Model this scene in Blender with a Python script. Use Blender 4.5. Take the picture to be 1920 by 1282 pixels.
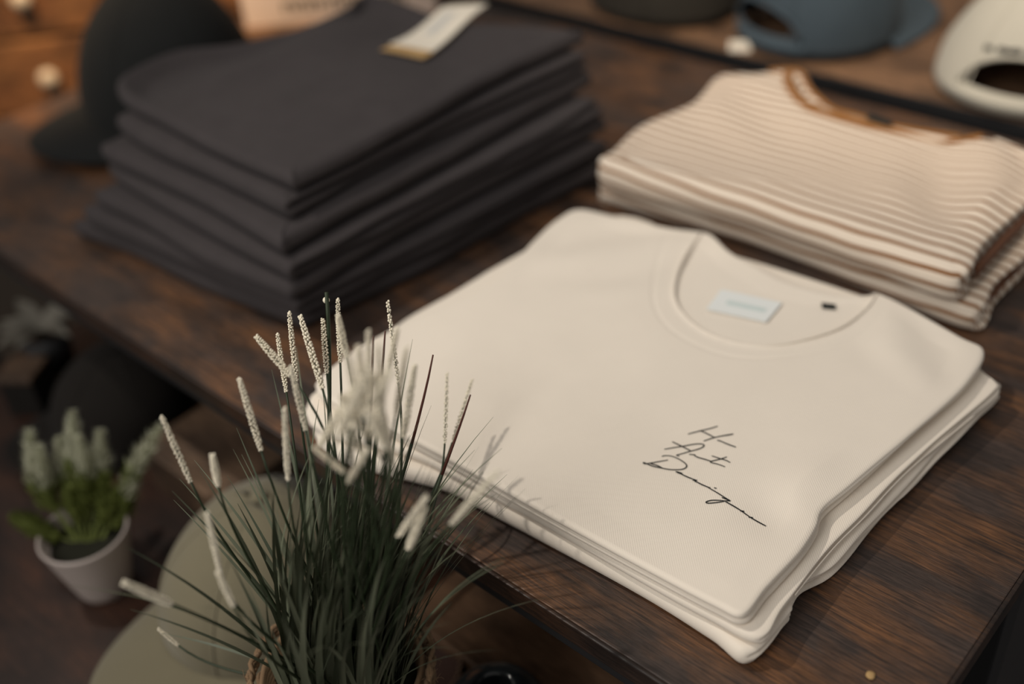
import bpy, bmesh, math, random, json
from mathutils import Vector, Matrix, noise
random.seed(7)
C = bpy.context.scene
for o in list(bpy.data.objects): bpy.data.objects.remove(o)
PI = math.pi
# ------------------------------------------------------------------ camera, world, lights, exposure
cam = bpy.data.cameras.new('camera'); camo = bpy.data.objects.new('camera', cam); C.collection.objects.link(camo)
cam.sensor_width = 36; cam.lens = 38.93; cam.clip_start = .02
Rm = ((0.741779, -0.356109, 0.568288), (0.666038, 0.490323, -0.562118), (-0.078470, 0.795468, 0.600893))
M = Matrix(Rm).to_4x4(); M.translation = (0, 0, .55); camo.matrix_world = M
cam.dof.use_dof = True; cam.dof.focus_distance = .69; cam.dof.aperture_fstop = 2.0
C.camera = camo
w = bpy.data.worlds.new('shop'); C.world = w; w.use_nodes = True
w.node_tree.nodes['Background'].inputs[0].default_value = (1, .95, .90, 1)
w.node_tree.nodes['Background'].inputs[1].default_value = .26
def lamp(name, kind, loc, tgt, energy, col, **kw):
    l = bpy.data.lights.new(name, kind); o = bpy.data.objects.new(name, l); C.collection.objects.link(o)
    o.location = loc; l.energy = energy; l.color = col
    o.rotation_euler = (Vector(tgt)-Vector(loc)).to_track_quat('-Z', 'Y').to_euler()
    for k, v in kw.items(): setattr(l, k, v)
    return o
lamp('track_spot', 'SPOT', (-1.38, .02, 1.75), (-.36, .62, 0), 56, (1, .925, .83), spot_size=math.radians(46), spot_blend=.9, shadow_soft_size=.02)
lamp('front_fill', 'AREA', (-.50, -1.5, 1.62), (-.42, .62, 0), 5.0, (1, .96, .90), shape='DISK', size=1.1, spread=math.radians(80))  # added unseen fill behind the camera, brightens front faces and the low table
lamp('cabinet_spot', 'SPOT', (-.9, .1, 1.9), (-2.2, 1.0, -.2), 420, (1, .70, .42), spot_size=math.radians(50), spot_blend=.6, shadow_soft_size=.05)
lamp('back_table_spot', 'SPOT', (-.2, .5, 2.0), (-.5, 1.45, 0), 84, (1, .85, .68), spot_size=math.radians(42), spot_blend=.7, shadow_soft_size=.05)
C.view_settings.view_transform = 'Standard'; C.view_settings.look = 'None'
C.view_settings.gamma = 1; C.view_settings.use_curve_mapping = False
C.view_settings.exposure = 0.17
# ------------------------------------------------------------------ data measured for the place (metres, world)
D = json.loads('''{"tee_top":[[-0.5711,0.3529],[-0.5365,0.3495],[-0.4549,0.3572],[-0.3588,0.3598],[-0.2752,0.362],[-0.2233,0.3641],[-0.2058,0.3681],[-0.2061,0.3936],[-0.2055,0.4286],[-0.208,0.4525],[-0.2123,0.4692],[-0.2083,0.499],[-0.2013,0.5581],[-0.1971,0.5964],[-0.1942,0.6386],[-0.2003,0.6773],[-0.2214,0.6835],[-0.2694,0.6961],[-0.2955,0.6996],[-0.3008,0.6923],[-0.3226,0.6776],[-0.3578,0.6728],[-0.3908,0.6782],[-0.4209,0.6849],[-0.445,0.6971],[-0.4576,0.6979],[-0.4879,0.6867],[-0.5388,0.6762],[-0.5717,0.6674],[-0.5769,0.6434],[-0.571,0.6036],[-0.5571,0.5397],[-0.5611,0.4986],[-0.5762,0.4406],[-0.5803,0.393]],"tee_mid":[[-0.5789,0.3529],[-0.4551,0.3546],[-0.3604,0.36],[-0.2761,0.363],[-0.2272,0.3652],[-0.1953,0.3694],[-0.1963,0.3971],[-0.197,0.4546],[-0.1946,0.4907],[-0.1923,0.5443],[-0.1841,0.6068],[-0.1782,0.6524],[-0.1818,0.6645],[-0.2023,0.6738],[-0.2719,0.7059],[-0.449,0.6958],[-0.5652,0.67]],"tee_bot":[[-0.5692,0.3494],[-0.4309,0.3545],[-0.3605,0.3586],[-0.2757,0.3623],[-0.2243,0.3617],[-0.1973,0.3614],[-0.1948,0.4026],[-0.1964,0.4064],[-0.2003,0.4242],[-0.1925,0.4491],[-0.192,0.489],[-0.1893,0.5424],[-0.1861,0.6165],[-0.1822,0.6679],[-0.1937,0.6783],[-0.2726,0.7114],[-0.4512,0.6997],[-0.5682,0.6728]],"neck_front":[[-0.4564,0.6913],[-0.4472,0.6565],[-0.4349,0.626],[-0.4184,0.6004],[-0.3971,0.5845],[-0.3722,0.5769],[-0.3455,0.5797],[-0.3239,0.593],[-0.3066,0.6169],[-0.2948,0.6436],[-0.2916,0.6749],[-0.2948,0.6956]],"neck_seam":[[-0.4803,0.6855],[-0.4692,0.6513],[-0.4497,0.6155],[-0.4274,0.5849],[-0.4018,0.5664],[-0.3727,0.5599],[-0.3421,0.5636],[-0.3165,0.5808],[-0.2935,0.6095],[-0.2802,0.6409],[-0.2797,0.6732],[-0.2856,0.695]],"label":[[-0.3959,0.6327],[-0.3475,0.6445],[-0.3441,0.6156],[-0.3904,0.6032]],"tab":[[-0.323,0.6621],[-0.3134,0.6663],[-0.3106,0.6613],[-0.3195,0.6567]],"text":[[[-0.3184,0.4745],[-0.314,0.4811],[-0.3094,0.4875],[-0.3065,0.4926]],[[-0.3144,0.4814],[-0.3118,0.4823]],[[-0.3125,0.4822],[-0.3072,0.4821],[-0.3022,0.4818]],[[-0.3059,0.4747],[-0.3021,0.4815],[-0.2988,0.486],[-0.2938,0.4923]],[[-0.2988,0.4863],[-0.2963,0.4888],[-0.2938,0.4921]],[[-0.299,0.4806],[-0.2974,0.4811],[-0.2954,0.4814]],[[-0.2957,0.4813],[-0.2908,0.4815],[-0.2852,0.4823]],[[-0.3225,0.4528],[-0.3186,0.4576],[-0.3149,0.4619],[-0.3096,0.4682],[-0.3064,0.471],[-0.3041,0.4718],[-0.303,0.4709],[-0.3032,0.4685],[-0.3047,0.4654],[-0.3071,0.4618],[-0.3103,0.4564],[-0.3126,0.4528],[-0.3105,0.453]],[[-0.3226,0.462],[-0.3158,0.4621],[-0.3071,0.4618]],[[-0.3063,0.4583],[-0.3043,0.4594],[-0.3029,0.46],[-0.3019,0.4591],[-0.3001,0.4596]],[[-0.3007,0.459],[-0.2948,0.4603],[-0.2907,0.461]],[[-0.2848,0.4707],[-0.2868,0.4667],[-0.2907,0.461],[-0.2899,0.4601],[-0.286,0.4612],[-0.2805,0.462]],[[-0.2933,0.4657],[-0.2869,0.4668],[-0.2831,0.4675],[-0.28,0.4674]],[[-0.3197,0.4461],[-0.318,0.4483],[-0.3141,0.4502],[-0.3092,0.4505],[-0.3043,0.4498],[-0.3016,0.4486],[-0.3006,0.4465],[-0.3015,0.4437],[-0.3045,0.4409],[-0.3086,0.4383],[-0.3132,0.4365],[-0.3185,0.4346],[-0.3226,0.4341],[-0.3258,0.4339],[-0.3245,0.4331],[-0.3218,0.4362],[-0.3183,0.4406],[-0.3144,0.4455]],[[-0.3215,0.4357],[-0.3171,0.4368],[-0.3123,0.4368]],[[-0.3038,0.4393],[-0.3018,0.44],[-0.2993,0.4402],[-0.3005,0.4393],[-0.3033,0.4391]],[[-0.2998,0.4394],[-0.2942,0.4396],[-0.289,0.4403]],[[-0.2901,0.4388],[-0.2882,0.4407],[-0.2885,0.4391],[-0.2867,0.4395]],[[-0.2876,0.4393],[-0.2827,0.4393],[-0.2784,0.4398]],[[-0.2787,0.4392],[-0.2773,0.4403]],[[-0.2754,0.4415],[-0.2739,0.4421]],[[-0.2778,0.4394],[-0.2721,0.4391],[-0.2654,0.4385],[-0.2609,0.4384]],[[-0.2667,0.4373],[-0.2643,0.4378],[-0.2612,0.4382],[-0.2634,0.4365]],[[-0.2633,0.4363],[-0.2667,0.4342],[-0.2703,0.4314],[-0.2721,0.4288],[-0.272,0.4275],[-0.2703,0.4282],[-0.2674,0.4311],[-0.2651,0.4338],[-0.2633,0.4363]],[[-0.263,0.4358],[-0.2569,0.4359],[-0.2509,0.4358]],[[-0.2515,0.4352],[-0.25,0.4365],[-0.2502,0.4352]],[[-0.2501,0.4356],[-0.2444,0.435]],[[-0.2449,0.4343],[-0.243,0.4356],[-0.2434,0.4345]],[[-0.2433,0.4349],[-0.2376,0.4348],[-0.2327,0.4347]]],"str_top":[[-0.5827,0.7161],[-0.4873,0.7258],[-0.4109,0.7329],[-0.3171,0.7308],[-0.246,0.729],[-0.2471,0.7793],[-0.2447,0.8458]],"str_back":[[-0.3068,0.9518],[-0.3213,0.9398],[-0.3852,0.924],[-0.4337,0.9236],[-0.463,0.9256],[-0.5013,0.9519],[-0.5355,0.9843],[-0.568,0.9596],[-0.5977,0.935],[-0.5911,0.8958],[-0.5856,0.8594],[-0.5989,0.7972],[-0.5899,0.7431]],"str_neck":[[-0.5373,0.9801],[-0.522,0.9541],[-0.4955,0.9264],[-0.4695,0.9117],[-0.4382,0.9112],[-0.4063,0.913],[-0.3804,0.9142],[-0.3465,0.9184],[-0.3203,0.9355]],"str_bot":[[-0.5965,0.7307],[-0.5243,0.738],[-0.415,0.7468],[-0.3151,0.7417],[-0.2329,0.7369],[-0.2328,0.7817],[-0.2291,0.8366]],"navy":[[[[-0.9772,0.4639],[-0.6917,0.451],[-0.6836,0.8236]],0.13],[[[-0.97,0.4487],[-0.6904,0.4387],[-0.6698,0.8097]],0.114],[[[-0.9703,0.425],[-0.673,0.4163],[-0.6664,0.8128]],0.094],[[[-0.966,0.4232],[-0.6625,0.4115],[-0.6441,0.7922]],0.076],[[[-0.9601,0.4005],[-0.6629,0.4061],[-0.6387,0.7975]],0.058],[[[-0.9738,0.3918],[-0.6665,0.4118],[-0.6266,0.7855]],0.04],[[[-0.9955,0.3843],[-0.6739,0.4173],[-0.6213,0.7805]],0.02]],"navy_left":[[-1.0139,0.4939],[-1.0206,0.5611],[-0.9813,0.6076],[-0.9532,0.671],[-0.9526,0.7307],[-0.9617,0.7864]],"navy_back":[[-0.9743,0.7357],[-1.0127,0.5582]],"tag":[[-0.8254,0.6865],[-0.8457,0.7828],[-0.804,0.8086],[-0.7868,0.7543],[-0.7769,0.7001]],"tag2":[[-0.8034,0.6715],[-0.7674,0.6979],[-0.7797,0.7452],[-0.8123,0.7259],[-0.8156,0.6858]],"spikes":[[[-0.5018,0.3045,0.1611],[-0.483,0.2864,0.1264]],[[-0.4886,0.3035,0.1644],[-0.4487,0.282,0.1398]],[[-0.4848,0.3165,0.1563],[-0.4639,0.2971,0.1349]],[[-0.4788,0.3263,0.1681],[-0.4635,0.308,0.1365]],[[-0.4552,0.3461,0.1644],[-0.4324,0.3258,0.1237]],[[-0.4895,0.2711,0.1682],[-0.4586,0.269,0.1537]],[[-0.5098,0.2973,0.1453],[-0.4853,0.2789,0.1216]],[[-0.4396,0.2595,0.1767],[-0.4274,0.2515,0.1411]],[[-0.4656,0.2406,0.1669],[-0.4488,0.2324,0.1268]],[[-0.4197,0.2375,0.1706],[-0.4178,0.2271,0.1258]],[[-0.4831,0.1975,0.1598],[-0.4729,0.1965,0.116]],[[-0.4397,0.1992,0.1537],[-0.4456,0.1997,0.1264]],[[-0.4092,0.1729,0.1501],[-0.4134,0.1707,0.1021]],[[-0.3944,0.1617,0.1257],[-0.3886,0.1612,0.1031]],[[-0.4131,0.1221,0.1396],[-0.413,0.1401,0.1064]],[[-0.3743,0.2691,0.2237],[-0.3748,0.2619,0.1842]],[[-0.3767,0.2896,0.212],[-0.3851,0.2839,0.1812]],[[-0.4369,0.2958,0.1915],[-0.4314,0.2917,0.1658]],[[-0.3413,0.2412,0.2331],[-0.3565,0.2356,0.1922]],[[-0.3451,0.2463,0.2248],[-0.3415,0.2426,0.1846]],[[-0.3631,0.2469,0.209],[-0.3783,0.2285,0.1729]],[[-0.3737,0.2219,0.1791],[-0.3578,0.2259,0.1678]],[[-0.3495,0.2505,0.1995],[-0.3468,0.2485,0.1618]],[[-0.3755,0.296,0.1835],[-0.3724,0.2772,0.1463]],[[-0.3405,0.2314,0.1899],[-0.3545,0.2245,0.1634]],[[-0.3661,0.2398,0.2053],[-0.3636,0.2361,0.1661]],[[-0.3616,0.2525,0.2295],[-0.3601,0.2468,0.1895]],[[-0.3403,0.2527,0.2262],[-0.3487,0.2426,0.1914]],[[-0.3167,0.2434,0.1619],[-0.3375,0.2365,0.1253]],[[-0.3212,0.2442,0.1502],[-0.3313,0.2369,0.1197]],[[-0.2787,0.2585,0.19],[-0.3083,0.2492,0.1427]],[[-0.2857,0.2572,0.1788],[-0.3071,0.254,0.1461]],[[-0.4513,0.3818,0.0858],[-0.418,0.3431,0.0681]],[[-0.443,0.3962,0.0748],[-0.4204,0.3515,0.0616]],[[-0.5351,0.1667,-0.0362],[-0.5205,0.1704,-0.0465]],[[-0.3577,0.2599,0.1995],[-0.3604,0.2456,0.172]],[[-0.365,0.2403,0.188],[-0.3595,0.2397,0.1657]],[[-0.3514,0.2383,0.2398],[-0.3488,0.2366,0.2026]],[[-0.3284,0.2249,0.2389],[-0.3405,0.2156,0.2083]],[[-0.3485,0.2546,0.2358],[-0.3484,0.2504,0.1984]],[[-0.3201,0.2392,0.2444],[-0.3343,0.2303,0.2162]],[[-0.3277,0.227,0.2235],[-0.3278,0.2329,0.1958]],[[-0.357,0.278,0.2158],[-0.361,0.2664,0.1754]],[[-0.351,0.2286,0.2138],[-0.3487,0.2383,0.1874]]],"stalks":[[[-0.4818,0.3213,0.1746]],[[-0.4196,0.3461,0.1389]],[[-0.388,0.3442,0.124]],[[-0.4376,0.3177,0.1627]],[[-0.4401,0.3288,0.1588]],[[-0.3983,0.1804,-0.0029]]],"tips":[[-0.4976,0.1988,0.0915],[-0.4835,0.2199,0.1145],[-0.4738,0.2324,0.1171],[-0.4814,0.2238,0.0996],[-0.4895,0.2067,0.1079],[-0.4811,0.2418,0.0995],[-0.4589,0.229,0.0999],[-0.3375,0.3211,0.1045],[-0.3475,0.3194,0.0957],[-0.3691,0.3199,0.1],[-0.51,0.2521,0.1032],[-0.2994,0.2508,0.0692],[-0.3022,0.2921,0.0773],[-0.4759,0.1943,0.1168],[-0.4376,0.1888,0.1086],[-0.4595,0.1445,0.1212],[-0.4493,0.1373,0.1381],[-0.4575,0.1406,0.0824],[-0.5312,0.1653,-0.0245],[-0.503,0.2993,0.1408],[-0.5069,0.2849,0.131],[-0.4893,0.3089,0.1367],[-0.4478,0.3543,0.14],[-0.3911,0.326,0.1264],[-0.3817,0.329,0.1037]],"pot":[-0.4143,0.226,-0.04],"lavpot":[-0.7766,0.1999,-0.2],"lavrim":[-0.7724,0.215,-0.13],"cap":[-0.6455,0.2783,-0.13],"basket":[-0.4626,0.3196,-0.187],"ball":[-0.3695,0.3134,-0.158],"blackcap":[-1.1822,0.6098,0.0],"sign":[-1.2739,0.8157,0.0],"bluecap":[-0.6005,1.1972,0.0],"whitecap":[-0.3778,1.176,0.0],"olivecap":[-0.8137,1.1306,0.0],"whitetag":[-0.6733,1.1249,0.0],"kbox":[-0.9032,1.0885,0.0],"fern":[-1.0099,1.1041,0.0],"speck":[-0.1401,0.3996,0.0],"leg":[-0.1046,0.5031,0.0],"cab":[-1.4924,0.62,0.0],"cab2":[-2.3064,0.9581,-0.3],"grey":[-1.204,0.3834,-0.2],"bcap":[-0.9596,0.3242,-0.2],"tri":[-1.0773,0.3138,-0.2],"cabinet":[-1.7766,0.751,1.819]}''')
# ------------------------------------------------------------------ helpers
def tag(o, label=None, cat=None, group=None, kind=None):
    if label: o['label'] = label
    if cat: o['category'] = cat
    if group: o['group'] = group
    if kind: o['kind'] = kind
    return o
def link(name, me, mat=None, parent=None):
    o = bpy.data.objects.new(name, me); C.collection.objects.link(o)
    if mat and me and not me.materials: me.materials.append(mat)
    if parent:
        o.parent = parent
    return o
def thing(name, label, cat, loc=(0, 0, 0), rz=0, group=None):
    o = bpy.data.objects.new(name, None); C.collection.objects.link(o)
    o.empty_display_size = .02; o.location = loc; o.rotation_euler = (0, 0, rz)
    return tag(o, label, cat, group)
def mesh(name, vs, fs, smooth=True):
    me = bpy.data.meshes.new(name); me.from_pydata([tuple(v) for v in vs], [], fs)
    if smooth: me.polygons.foreach_set('use_smooth', [True]*len(me.polygons))
    me.update(); return me
def bm_obj(name, bm, mat, parent=None, smooth=True):
    me = bpy.data.meshes.new(name); bm.to_mesh(me); bm.free()
    if smooth: me.polygons.foreach_set('use_smooth', [True]*len(me.polygons))
    return link(name, me, mat, parent)
def box_bm(bm, x0, x1, y0, y1, z0, z1, bev=0):
    r = bmesh.ops.create_cube(bm, size=1)
    for v in r['verts']:
        v.co = Vector(((x0+x1)/2+v.co.x*(x1-x0), (y0+y1)/2+v.co.y*(y1-y0), (z0+z1)/2+v.co.z*(z1-z0)))
    if bev:
        es = list({e for v in r['verts'] for e in v.link_edges})
        bmesh.ops.bevel(bm, geom=es, offset=bev, segments=2, affect='EDGES', profile=.6)
def box(name, x0, x1, y0, y1, z0, z1, mat, parent=None, bev=.0015):
    bm = bmesh.new(); box_bm(bm, x0, x1, y0, y1, z0, z1, bev)
    return bm_obj(name, bm, mat, parent, smooth=False)
def lathe(name, prof, mat, parent=None, n=48, close=False):
    vs, fs = [], []
    for i in range(n):
        a = 2*PI*i/n
        for r, z in prof: vs.append((r*math.cos(a), r*math.sin(a), z))
    m = len(prof)
    for i in range(n):
        j = (i+1) % n
        for k in range(m-1): fs.append((i*m+k, j*m+k, j*m+k+1, i*m+k+1))
    me = mesh(name, vs, fs)
    return link(name, me, mat, parent)
def tube_geo(vs, fs, pts, rad, n=6, cap=True):
    pts = [Vector(p) for p in pts]; b0 = len(vs); up = Vector((.31, .52, .8))
    for i, p in enumerate(pts):
        t = (pts[min(i+1, len(pts)-1)]-pts[max(i-1, 0)]).normalized()
        a = t.cross(up)
        if a.length < 1e-4: a = t.orthogonal()
        a.normalize(); b = t.cross(a)
        r = rad[i] if isinstance(rad, (list, tuple)) else rad
        for k in range(n):
            q = 2*PI*k/n; vs.append(p+a*(math.cos(q)*r)+b*(math.sin(q)*r))
    for i in range(len(pts)-1):
        for k in range(n):
            fs.append((b0+i*n+k, b0+i*n+(k+1) % n, b0+(i+1)*n+(k+1) % n, b0+(i+1)*n+k))
    if cap:
        fs.append(tuple(b0+k for k in reversed(range(n)))); fs.append(tuple(b0+(len(pts)-1)*n+k for k in range(n)))
def tube(name, pts, rad, mat, parent=None, n=8):
    vs, fs = [], []; tube_geo(vs, fs, pts, rad, n)
    return link(name, mesh(name, vs, fs), mat, parent)
def catmull(P, n, closed=False):
    P = [Vector(p) for p in P]; out = []; m = len(P); segs = m if closed else m-1
    for i in range(segs):
        g = (lambda k: P[k % m]) if closed else (lambda k: P[max(0, min(m-1, k))])
        a, b, c, d = g(i-1), g(i), g(i+1), g(i+2)
        for k in range(n):
            t = k/n
            out.append(.5*((2*b)+(c-a)*t+(2*a-5*b+4*c-d)*t*t+(3*b-a-3*c+d)*t**3))
    if not closed: out.append(P[-1].copy())
    return out
def resample(P, n, closed):
    Q = list(P)+([P[0]] if closed else []); d = [0]
    for a, b in zip(Q, Q[1:]): d.append(d[-1]+(b-a).length)
    out = []; j = 0; N = n if closed else n-1
    for i in range(n):
        s = d[-1]*i/N
        while j < len(Q)-2 and d[j+1] < s: j += 1
        t = (s-d[j])/max(1e-9, d[j+1]-d[j]); out.append(Q[j].lerp(Q[j+1], min(1, t)))
    return out
def nz(x, y=0, z=0): return noise.noise(Vector((x, y, z)))
# ------------------------------------------------------------------ materials
def mat(name, col, rough=.6, spec=.5, metal=0, sheen=0, **kw):
    m = bpy.data.materials.new(name); m.use_nodes = True; b = m.node_tree.nodes['Principled BSDF']
    b.inputs['Base Color'].default_value = (*col, 1); b.inputs['Roughness'].default_value = rough
    b.inputs['Specular IOR Level'].default_value = spec; b.inputs['Metallic'].default_value = metal
    b.inputs['Sheen Weight'].default_value = sheen; b.inputs['Sheen Roughness'].default_value = .5
    for k, v in kw.items(): b.inputs[k].default_value = v
    return m
def nd(m, t, **kw):
    n = m.node_tree.nodes.new(t)
    for k, v in kw.items():
        if hasattr(n, k): setattr(n, k, v)
        else: n.inputs[k].default_value = v
    return n
def lk(m, a, b): m.node_tree.links.new(a, b)
def bsdf(m): return m.node_tree.nodes['Principled BSDF']
def weave(m, scale=900, strength=.15, dist=.0004, dirn='DIAGONAL', mottling=.08):
    tc = nd(m, 'ShaderNodeTexCoord'); wv = nd(m, 'ShaderNodeTexWave', Scale=scale, Distortion=.6)
    wv.bands_direction = dirn
    lk(m, tc.outputs['Object'], wv.inputs['Vector'])
    n = nd(m, 'ShaderNodeTexNoise', Scale=1800.0, Detail=1.0); lk(m, tc.outputs['Object'], n.inputs['Vector'])
    ad = nd(m, 'ShaderNodeMath', operation='ADD'); lk(m, wv.outputs['Fac'], ad.inputs[0]); lk(m, n.outputs['Fac'], ad.inputs[1])
    bp = nd(m, 'ShaderNodeBump', Strength=strength, Distance=dist)
    lk(m, ad.outputs[0], bp.inputs['Height']); lk(m, bp.outputs['Normal'], bsdf(m).inputs['Normal'])
    return tc
def fabric(name, col, scale=300, strength=.2, sheen=.15, mottle=.06):
    m = mat(name, col, .92, .12, sheen=sheen); tc = weave(m, scale, strength)
    n = nd(m, 'ShaderNodeTexNoise', Scale=45.0, Detail=3.0); lk(m, tc.outputs['Object'], n.inputs['Vector'])
    mx = nd(m, 'ShaderNodeMix', data_type='RGBA')
    mx.inputs[6].default_value = (*[c*(1-mottle) for c in col], 1); mx.inputs[7].default_value = (*[c*(1+mottle) for c in col], 1)
    lk(m, n.outputs['Fac'], mx.inputs[0]); lk(m, mx.outputs[2], bsdf(m).inputs['Base Color'])
    return m
def wood(name, dark, mid, warm, rough=.42, sx=4.6, sy=140, spec=.4, bump=.25):
    m = mat(name, mid, rough, spec); tc = nd(m, 'ShaderNodeTexCoord')
    mp = nd(m, 'ShaderNodeMapping'); mp.inputs['Scale'].default_value = (sx, sy, sy); lk(m, tc.outputs['Object'], mp.inputs[0])
    big = nd(m, 'ShaderNodeTexNoise', Scale=9.0, Detail=4.0, Roughness=.6)
    mpb = nd(m, 'ShaderNodeMapping'); mpb.inputs['Scale'].default_value = (1.1, 2.6, 2.6); lk(m, tc.outputs['Object'], mpb.inputs[0]); lk(m, mpb.outputs[0], big.inputs['Vector'])
    gr = nd(m, 'ShaderNodeTexNoise', Scale=4.0, Detail=6.0, Roughness=.68, Distortion=.15); lk(m, mp.outputs[0], gr.inputs['Vector'])
    mp2 = nd(m, 'ShaderNodeMapping'); mp2.inputs['Scale'].default_value = (sx*9, sy*7, sy*7); lk(m, tc.outputs['Object'], mp2.inputs[0])
    fine = nd(m, 'ShaderNodeTexNoise', Scale=2.2, Detail=3.0, Roughness=.6); lk(m, mp2.outputs[0], fine.inputs['Vector'])
    wv = nd(m, 'ShaderNodeTexWave', Scale=1.0, Distortion=7.0, Detail=3.0); wv.bands_direction = 'Y'; wv.inputs['Detail Scale'].default_value = .6
    mp3 = nd(m, 'ShaderNodeMapping'); mp3.inputs['Scale'].default_value = (5, 60, 60); lk(m, tc.outputs['Object'], mp3.inputs[0]); lk(m, mp3.outputs[0], wv.inputs['Vector'])
    r1 = nd(m, 'ShaderNodeValToRGB'); r1.color_ramp.elements[0].color = (*mid, 1); r1.color_ramp.elements[1].color = (*warm, 1)
    r1.color_ramp.elements[0].position = .42; r1.color_ramp.elements[1].position = .64; lk(m, big.outputs['Fac'], r1.inputs[0])
    r2 = nd(m, 'ShaderNodeValToRGB'); r2.color_ramp.elements[0].position = .30; r2.color_ramp.elements[1].position = .58; lk(m, gr.outputs['Fac'], r2.inputs[0])
    mx = nd(m, 'ShaderNodeMix', data_type='RGBA'); mx.inputs[6].default_value = (*dark, 1); lk(m, r2.outputs[0], mx.inputs[0]); lk(m, r1.outputs[0], mx.inputs[7])
    r3 = nd(m, 'ShaderNodeValToRGB'); r3.color_ramp.elements[0].position = .38; r3.color_ramp.elements[0].color = (.35, .35, .35, 1); r3.color_ramp.elements[1].position = .56; lk(m, fine.outputs['Fac'], r3.inputs[0])
    r4 = nd(m, 'ShaderNodeValToRGB'); r4.color_ramp.elements[0].position = .05; r4.color_ramp.elements[0].color = (.45, .45, .45, 1); r4.color_ramp.elements[1].position = .4; lk(m, wv.outputs['Fac'], r4.inputs[0])
    m1 = nd(m, 'ShaderNodeMix', data_type='RGBA', blend_type='MULTIPLY'); m1.inputs[0].default_value = .8; lk(m, mx.outputs[2], m1.inputs[6]); lk(m, r3.outputs[0], m1.inputs[7])
    m2 = nd(m, 'ShaderNodeMix', data_type='RGBA', blend_type='MULTIPLY'); m2.inputs[0].default_value = .32; lk(m, m1.outputs[2], m2.inputs[6]); lk(m, r4.outputs[0], m2.inputs[7])
    bl = nd(m, 'ShaderNodeTexNoise', Scale=16.0, Detail=3.0, Roughness=.6)
    mpc = nd(m, 'ShaderNodeMapping'); mpc.inputs['Scale'].default_value = (.9, 1.7, 1.7); mpc.inputs['Location'].default_value = (3, 1, 7); lk(m, tc.outputs['Object'], mpc.inputs[0]); lk(m, mpc.outputs[0], bl.inputs['Vector'])
    r5 = nd(m, 'ShaderNodeValToRGB'); r5.color_ramp.elements[0].position = .36; r5.color_ramp.elements[0].color = (.45, .47, .5, 1); r5.color_ramp.elements[1].position = .54; lk(m, bl.outputs['Fac'], r5.inputs[0])
    m3 = nd(m, 'ShaderNodeMix', data_type='RGBA', blend_type='MULTIPLY'); m3.inputs[0].default_value = .8; lk(m, m2.outputs[2], m3.inputs[6]); lk(m, r5.outputs[0], m3.inputs[7])
    lk(m, m3.outputs[2], bsdf(m).inputs['Base Color'])
    bp = nd(m, 'ShaderNodeBump', Strength=bump, Distance=.0006); lk(m, fine.outputs['Fac'], bp.inputs['Height']); lk(m, bp.outputs['Normal'], bsdf(m).inputs['Normal'])
    return m
M_table = wood('walnut_laminate', (.038, .028, .024), (.072, .048, .038), (.20, .090, .038))
M_edge = wood('walnut_edge', (.018, .012, .010), (.042, .025, .018), (.07, .034, .019))
M_lower = wood('reddish_brown_wood', (.020, .011, .009), (.05, .026, .018), (.095, .04, .022), rough=.4)
M_back = wood('tan_wood', (.11, .062, .036), (.25, .14, .08), (.36, .20, .11), rough=.5)
M_box = wood('light_brown_wood', (.05, .03, .02), (.20, .125, .08), (.26, .16, .095), rough=.55)
M_cab = wood('orange_brown_wood', (.10, .042, .017), (.20, .085, .033), (.33, .15, .055), rough=.5)
M_floor = mat('dark_floor', (.07, .067, .069), .7, .3)
M_wall = mat('brown_wall', (.13, .10, .075), .9, .2)
M_black = mat('black_metal', (.012, .012, .013), .5, .5)
M_tee = fabric('beige_twill_cotton', (.80, .722, .622), 330, .22, .1, .02)
M_navy = fabric('charcoal_cotton', (.046, .040, .041), 300, .3, .03, .12)
M_olive = fabric('olive_cotton', (.17, .15, .098), 330, .3, .2, .06)
M_bcap = fabric('black_cotton', (.017, .018, .018), 300, .3, .03, .1)
M_brcap = fabric('dark_brown_cotton', (.014, .012, .0105), 300, .3, .03, .1)
M_dkol = fabric('dark_olive_cotton', (.040, .035, .028), 300, .3, .03, .1)
M_blue = fabric('slate_blue_cotton', (.062, .084, .102), 300, .3, .05, .08)
M_white = fabric('off_white_cotton', (.50, .47, .395), 300, .25, .1, .03)
M_ink = mat('black_print', (.010, .012, .012), .5, .3)
M_label = mat('white_satin_label', (.78, .80, .78), .5, .4)
M_print = mat('pale_teal_print', (.58, .66, .64), .6, .3)
M_tab = mat('black_tab', (.012, .016, .014), .6, .3)
M_tan = fabric('tan_rib', (.24, .105, .030), 260, .4, .1, .1)
M_brownrib = fabric('brown_rib', (.13, .055, .028), 200, .6, .1, .1)
M_card = mat('cream_card', (.70, .64, .54), .7, .3)
M_kraft = mat('kraft_card', (.42, .27, .12), .8, .2)
M_cord = mat('tan_cord', (.25, .18, .1), .9, .2)
M_pot = mat('mauve_white_plastic', (.42, .36, .33), .38, .5)
M_soil = mat('dark_filler', (.02, .02, .014), .95, .1)
M_knob = mat('pale_knob', (.42, .36, .28), .35, .5)
M_sign = mat('cream_board', (.56, .45, .38), .8, .2)
M_signink = mat('grey_lettering', (.14, .12, .09), .8, .2)
M_gloss = mat('black_glaze', (.010, .012, .013), .08, .6)
M_jute = fabric('jute', (.19, .122, .070), 200, .5, .05, .3)
M_wicker = mat('dark_brown_leather', (.022, .011, .008), .85, .15)
M_bead = mat('ivory_bead', (.83, .76, .61), .6, .3)
M_frond = mat('pale_frond', (.50, .50, .37), .8, .2)
M_lgreen = mat('yellow_green_leaf', (.13, .155, .035), .65, .3)
M_dgreen = mat('dull_green_leaf', (.030, .042, .018), .65, .3)
M_fern = mat('deep_green_leaf', (.014, .022, .012), .7, .3)
M_greyleaf = mat('grey_leaf', (.20, .185, .155), .8, .2)
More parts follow.
